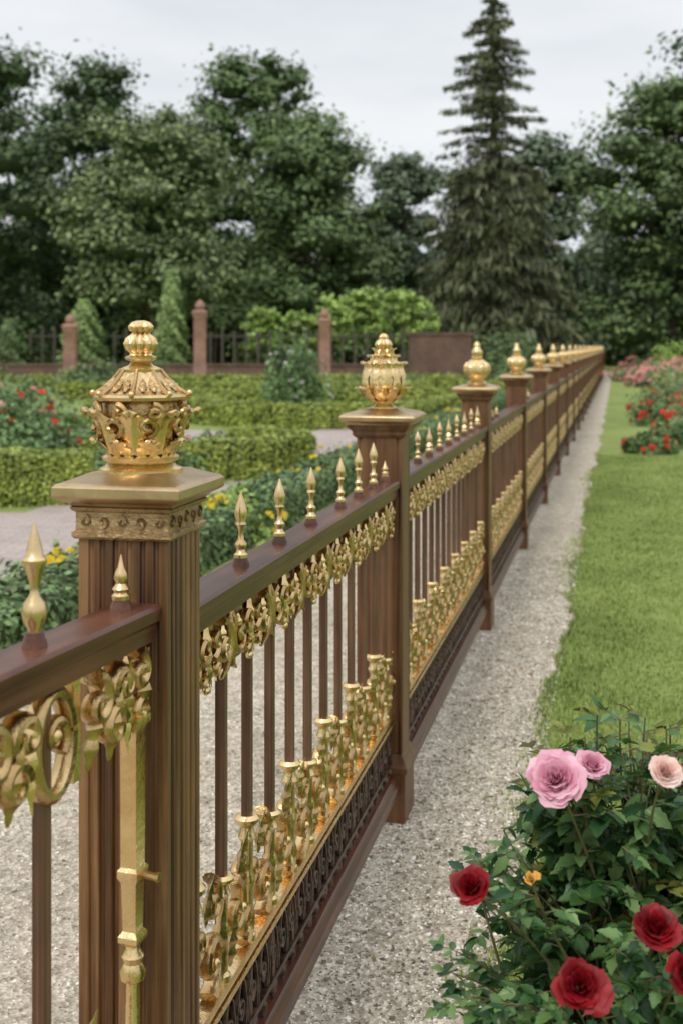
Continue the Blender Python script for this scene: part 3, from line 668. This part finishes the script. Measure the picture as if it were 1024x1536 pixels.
tree('broadleaf_tree',-6.0,86,22.4,5.0,M_lf_mid,4,22000,.38,.15,74,1.05,.35)
tree('broadleaf_tree',-2.2,78,16.5,5.8,M_lf_mid,5,24000,.35,.0,84,.9)
tree('broadleaf_tree',-12.5,92,19,6.2,M_lf_dark,6,16000,.44,.0,66)
tree('broadleaf_tree',5.4,104,19.0,4.2,M_lf_far,8,14000,.42,.0,56)
tree('broadleaf_tree',20.5,74,18.5,6.2,M_lf_mid,9,24000,.36,.1,80)
tree('broadleaf_tree',27,80,23,7,M_lf_dark,10,18000,.44,.0,70)
tree('broadleaf_tree',15.5,92,17.5,5.2,M_lf_far,12,15000,.42,.0,60)
tree('broadleaf_tree',24,68,16,5,M_lf_dark,14,16000,.34,.12,60)
k=60000; xx=rng.uniform(-60,60,k); top=11.0+1.8*np.sin(xx*.23+1)+1.4*np.sin(xx*.61)+1.0*np.sin(xx*1.3+2)
T=np.stack([xx,106+rng.uniform(0,6,k)+2*np.sin(xx*.8),top*rng.random(k)**.7],1); nn=rng.normal(size=(k,3)); nn[:,1]-=1.2; nn[:,2]+=.4
wood=empty('distant_woodland'); bulk('canopy',QV,QF,frames(nn),rng.uniform(.5,1.1,k),T,M_lf_far,wood)
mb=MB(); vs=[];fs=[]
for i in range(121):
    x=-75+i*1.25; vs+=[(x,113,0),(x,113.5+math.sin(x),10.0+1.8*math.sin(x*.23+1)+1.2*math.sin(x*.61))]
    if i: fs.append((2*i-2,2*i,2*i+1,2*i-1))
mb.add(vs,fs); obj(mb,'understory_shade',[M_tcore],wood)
k=26000; xx=rng.uniform(-45,45,k); T=np.stack([xx,92+rng.uniform(0,4,k),(4.0+1.2*np.sin(xx*.5)+.9*np.sin(xx*1.4))*rng.random(k)**.8],1); nn=rng.normal(size=(k,3)); nn[:,1]-=1; nn[:,2]+=.2
bulk('undergrowth',QV,QF,frames(nn),rng.uniform(.3,.7,k),T,M_lf_dark,wood)
mb=MB()
for i in range(60):
    x=-44+i*1.5+rng.random()*.7; y=74+rng.random()*18
    if 2<x<15: continue
    tube(mb,[(x,y,0),(x+.1,y,4),(x+.2*rng.normal(),y,8)],[.16,.13,.09],6)
obj(mb,'trunks',[M_bark],wood)
def column(x,y,h,r,mat,seed):
    q=np.random.default_rng(seed); e=empty('column_tree',(x,y,0)); n=7000; mb=MB(); tube(mb,[(0,0,0),(0,0,h*.9)],[.09,.03],6); obj(mb,'trunk',[M_bark],e)
    t=q.random(n); z=.3+(h-.3)*t; a=q.random(n)*2*pi; rr=r*(1-t**3*.75)*(.75+.3*np.sin(a*3+z*3)*np.sin(z*4+a))*q.random(n)**.35
    T=np.stack([rr*np.cos(a),rr*np.sin(a),z],1); nn=np.stack([np.cos(a),np.sin(a),np.full(n,.5)],1)+q.normal(size=(n,3))*.5
    bulk('foliage',QV,QF,frames(nn),q.uniform(.1,.22,n),T,mat,e)
M_col=leafmat('column_foliage',*L3(.21,.30,.10),ns=1,trans=0)
column(-6.85,48.5,4.6,.85,M_col,1); column(-10.5,49,3.4,1.1,M_col,2); column(-13.5,49,2.6,.9,M_lf_mid,3)
for i,(x,hh,r_) in enumerate(((-3.3,3.2,1.0),(-1.9,3.0,.9),(-.4,3.6,1.1),(1.0,4.1,1.15),(2.5,4.0,1.25),(3.4,3.4,.9))):
    tree('small_ornamental_tree',x,52+i%2,hh,r_,M_lime,40+i,3600,.2,.42,18,1,.07,core=False)

def spruce(X,Y,H,R):
    r=np.random.default_rng(5); e=empty('spruce_tree',(X,Y,0)); tb=MB(); tube(tb,[(0,0,0),(0,0,H*.5),(.1,0,H*.8),(0,0,H)],[.42,.28,.13,.03],9)
    T=[];D=[];S=[]
    lev=1.2
    while lev<H-.3:
        f=lev/H; lower=f<.56
        if lower: L=R*(1.0-.50*(f/.56))*(1.0 if f>.08 else .93)
        else: L=R*(.49-.20*((f-.56)/.44))*min(1,(1-f)/.13+.08)
        nb=8 if lower else 5
        for j in range(nb):
            a=r.random()*2*pi; l=L*(r.uniform(.62,1.12) if lower else r.uniform(.4,1.2)); drop=(.60 if lower else .40)*l*r.uniform(.7,1.2)
            up=.12 if lower else .30
            tt=np.linspace(0,1,7); px=l*tt*math.cos(a); py=l*tt*math.sin(a); pz=lev+up*l*np.sin(tt*pi*.6)-drop*tt**1.6+ .14*l*tt**6
            if j%2==0: tube(tb,list(zip(px,py,pz)),list(np.linspace(.06,.012,7)),5)
            m=int(15*l+10) if lower else int(26*l+8)
            q=r.uniform(.10,1,m); ii=q*6; X_=np.interp(ii,range(7),px);Y_=np.interp(ii,range(7),py);Z_=np.interp(ii,range(7),pz)
            off=r.normal(size=m)*(.16 if lower else .13)*l*(1-.5*q); X_+= -math.sin(a)*off; Y_+=math.cos(a)*off
            hang=r.uniform(.3,1.0,m)*(1 if lower else .72)
            T.append(np.stack([X_,Y_,Z_-hang*.35],1)); 
            dr=np.stack([.5*math.cos(a)+r.normal(size=m)*.35,.5*math.sin(a)+r.normal(size=m)*.35,-np.ones(m)*(1 if lower else .6)],1); D.append(dr); S.append(hang)
        lev+=r.uniform(.18,.32) if lower else r.uniform(.30,.52)
    T=np.concatenate(T);D=np.concatenate(D);S=np.concatenate(S); k=len(T)
    nn=rng.normal(size=(k,3)); nn[:,1]-=.5; nn[:,2]+=.3
    S3=np.stack([S*.95,S*.34,S],1)
    obj(tb,'trunk_and_branches',[M_bark],e); bulk('needles',QV,QF,frames(nn,D),S3,T,M_spruce,e)
spruce(8.8,70,22.4,6.2)

# ------------------------------------------------------------------ foreground rose bush
RB=empty('rose_bush',(0,0,0))
cx,cy=.46,1.88
flowers=[((.303,1.70,.887),.032,'p',(-.25,-.75,.62)),((.372,1.78,.880),.019,'p',(.1,-.6,.8)),((.450,1.67,.908),.018,'w',(.1,-.75,.65)),
 ((.176,1.64,.762),.024,'r',(-.3,-.6,.75)),((.408,1.56,.745),.027,'r',(.1,-.55,.85)),((.298,1.50,.702),.027,'r',(-.1,-.75,.65)),((.442,1.53,.70),.023,'r',(.2,-.9,.4)),((.262,1.66,.765),.010,'o',(0,-.5,.8))]
st=MB(); leaves=[]; young=[]
r=random.Random(3)
def stem(p0,p1,sag,rad=.0035):
    p0,p1=Vector(p0),Vector(p1); mid=(p0+p1)/2+Vector((r.gauss(0,.02),r.gauss(0,.02),sag)); pts=[]
    for i in range(9):
        t=i/8; pts.append((1-t)**2*p0+2*t*(1-t)*mid+t*t*p1)
    tube(st,[tuple(p) for p in pts],list(np.linspace(rad,rad*.45,9)),6); return pts
def compound(p,d,L,out):
    d=d.normalized(); up=Vector((0,0,1)); side=d.cross(up)
    if side.length<.1: side=Vector((1,0,0))
    side.normalize(); nrm=side.cross(d).normalized()
    if nrm.z<0: nrm=-nrm
    end=p+d*L*1.35+nrm*(-.2*L)
    tube(st,[tuple(p),tuple(p+d*L*.75),tuple(end)],[.0011,.0009,.0006],4)
    out.append((end,d,nrm,L*1.2))
    for t in (.5,1.0):
        for sg in (-1,1):
            out.append((p+d*L*1.35*t*.95-nrm*(.1*L*t),(d*.45+side*sg*.9).normalized(),(nrm+Vector((r.gauss(0,.25),r.gauss(0,.25),0))).normalized(),L*(.85 if t<.8 else 1.0)))
def Rz(z): return .285*math.sqrt(max(0.02,1-((z-.44)/.48)**2))*(1-.30*max(0,(z-.6)/.4))
for i in range(270):
    z=r.uniform(.32,.875); a=r.uniform(0,2*pi); q=Rz(z)*r.uniform(.45,1.04)
    tip=Vector((cx+q*math.cos(a),cy+q*math.sin(a)*.95,z+r.uniform(-.02,.03)))
    p0=Vector((cx+r.gauss(0,.05),cy+r.gauss(0,.05),max(.0,z-.35) if i>30 else 0))
    pts=stem(p0,tip,.03,.003 if i>30 else .005)
    for j in range(3,9):
        dd=Vector((math.cos(a+r.gauss(0,.9)),math.sin(a+r.gauss(0,.9)),r.gauss(.0,.35)))
        compound(pts[j],dd,r.uniform(.020,.036),young if (r.random()<.08 and z>.7) else leaves)
for (x,y,z) in ((.35,1.84,.90),(.40,1.88,.925),(.44,1.9,.91),(.47,1.86,.925),(.35,1.8,.86),(.50,1.85,.91),(.42,1.8,.89),(.52,1.9,.90)):
    pts=stem((x+.03,y+.02,.6),(x,y,z),.0,.003)
    for j in range(2,9):
        a=r.uniform(0,2*pi); compound(pts[j],Vector((math.cos(a),math.sin(a),.4)),r.uniform(.018,.030),young if (j>6 and r.random()<.6) else leaves)
for (x,y,z) in ((.17,1.72,.63),(.18,1.66,.60),(.165,1.75,.585),(.20,1.62,.54),(.23,1.6,.62),(.18,1.68,.50)):
    pts=stem((.36,1.85,.38),(x,y,z),.06,.003)
    for j in range(3,9):
        a=pi+r.uniform(-1.2,1.2); compound(pts[j],Vector((math.cos(a),math.sin(a),r.gauss(0,.3))),r.uniform(.018,.030),leaves)
for p,R_,kind,d in flowers:
    P=Vector(p); D=Vector(d).normalized(); pts=stem((cx+(P.x-cx)*.3,cy+(P.y-cy)*.3,P.z-.28),P-D*R_*.55,.03,.0032)
    for j in (4,5,6,7):
        a=r.uniform(0,2*pi); compound(pts[j],Vector((math.cos(a),math.sin(a)*.5+.3,.1)),r.uniform(.020,.030),leaves)
    q=D.to_track_quat('Z','Y').to_matrix().to_4x4(); q.translation=P-D*R_*.6
    t=MB(); lathe(t,[(.003,-.012),(R_*.2,-.004),(R_*.28,.003),(R_*.15,.008)],10); st.merge(t,q)
    mb=MB(); rr=random.Random(int(p[0]*1000)); npet=70 if kind in 'pw' else 40
    if kind=='o': npet=9
    for i in range(npet):
        t=i/(npet-1); ph=i*2.39996+rr.gauss(0,.3)
        rho=R_*(.08+.92*t**.8)*rr.uniform(.9,1.1); hgt=R_*(1.25-.35*t)*rr.uniform(.85,1.15); half=(1.15-.45*t)*rr.uniform(.8,1.15); flare=R_*.38*t*rr.uniform(.4,1.7); wv=rr.uniform(0,6)
        vs=[];n_=7
        for a_ in range(n_+1):
            v=a_/n_
            for b_ in range(7):
                u=-1+b_/3
                sh=math.sin(pi*(.12+.58*v))**.6
                rad=rho*(.15+.85*v**.6)+flare*max(0,v-.5)**1.4*2.2-rho*.14*u*u*v
                z=hgt*v*(1-.26*u*u*v)-max(0,v-.75)*flare*1.6+R_*.05*math.sin(u*5+wv)*v-R_*.6
                an=ph+u*half*sh+.2*math.sin(v*3+wv)
                rad+=R_*.06*math.sin(u*6+wv)*v*v
                vs.append((rad*math.cos(an),rad*math.sin(an),z))
        mb.add(vs,[(a_*7+b_,a_*7+b_+1,(a_+1)*7+b_+1,(a_+1)*7+b_) for a_ in range(n_) for b_ in range(6)])
    q=D.to_track_quat('Z','Y').to_matrix().to_4x4(); q.translation=P
    obj(mb,'rose_bloom',[{'p':M_pink,'w':M_pale,'r':M_red,'o':M_orange}[kind]],RB,q,ang=80)
LV=[];st_n=9
for i in range(st_n):
    t=i/(st_n-1); w=.30*math.sin(pi*(t**.72)*.98+.02)**.9; w=w*(1.14 if i%2 else .90); 
    if i==st_n-1: w=.008
    if i==0: w=.03
    z=-.18*t*t
    LV+=[(t,-w,z+w*.30),(t+.01,-w*.5,z+w*.12),(t,0,z-.02),(t+.01,w*.5,z+w*.12),(t,w,z+w*.30)]
LF=[(i*5+k,i*5+k+1,(i+1)*5+k+1,(i+1)*5+k) for i in range(st_n-1) for k in range(4)]
for nm,lst,mt in (('leaves',leaves,M_roseleaf),('young_leaves',young,M_youngleaf)):
    keep=[]
    for p,d,n_,L_ in lst:
        c=p+d*L_*.5
        if any((c-Vector(f[0])).length<f[1]*1.45+.004 for f in flowers): continue
        keep.append((p,d,n_,L_))
    T=np.array([tuple(q[0]) for q in keep]); D=np.array([tuple(q[1]) for q in keep]); Nn=np.array([tuple(q[2]) for q in keep])+rng.normal(size=(len(keep),3))*.25; S=np.array([q[3] for q in keep])
    bulk(nm,LV,LF,frames(Nn,D),S*rng.uniform(.8,1.25,len(S)),T,mt,RB,smooth=True)
obj(st,'stems',[M_stem],RB)

# ------------------------------------------------------------------ world, sun, camera
w=bpy.data.worlds.new('World'); scene.world=w; w.use_nodes=True; nt=w.node_tree; bg=nt.nodes['Background']
sky=N(nt,'ShaderNodeTexSky',sky_type='NISHITA'); sky.sun_disc=False; sky.sun_elevation=math.radians(52); sky.sun_rotation=math.radians(205); sky.dust_density=3
tc=N(nt,'ShaderNodeTexCoord'); mp=N(nt,'ShaderNodeMapping'); mp.inputs['Scale'].default_value=(1,1,3.5); nt.links.new(tc.outputs['Generated'],mp.inputs[0])
cn=N(nt,'ShaderNodeTexNoise'); cn.inputs['Scale'].default_value=2.6; cn.inputs['Detail'].default_value=5; nt.links.new(mp.outputs[0],cn.inputs['Vector'])
cc=ramp(nt,cn.outputs[0],[(.32,(7.4,7.9,8.4)),(.5,(9.0,9.25,9.5)),(.68,(10.2,10.3,10.4))])
sp=N(nt,'ShaderNodeSeparateXYZ'); nt.links.new(tc.outputs['Generated'],sp.inputs[0])
zr=ramp(nt,sp.outputs[2],[(0,(.98,.98,.98)),(.3,(1,1,1)),(1,(1.6,1.6,1.6))])
cc=mix(nt,1.0,cc,zr,'MULTIPLY'); col=mix(nt,.9,sky.outputs[0],cc); nt.links.new(col,bg.inputs[0]); bg.inputs[1].default_value=.1
sd=bpy.data.lights.new('sun','SUN'); sd.energy=1.4; sd.angle=math.radians(12); sd.color=(1,.95,.87); so=link('sun',sd)
az=math.radians(205); el=math.radians(52)
dirv=Vector((math.sin(az)*math.cos(el),math.cos(az)*math.cos(el),math.sin(el))); so.rotation_euler=dirv.to_track_quat('Z','Y').to_euler(); so.location=(0,0,30)
cam=bpy.data.cameras.new('camera'); co=link('camera',cam); scene.camera=co
co.location=(0,0,CAMH); co.rotation_euler=(pi/2,0,0)
cam.sensor_width=36; cam.lens=36*1800/1536; cam.shift_y=-248/1536; cam.clip_end=3000; cam.clip_start=.05
cam.dof.use_dof=True; cam.dof.focus_distance=2.3; cam.dof.aperture_fstop=5.0
scene.view_settings.view_transform='Standard'; scene.view_settings.look='None'; scene.view_settings.exposure=0
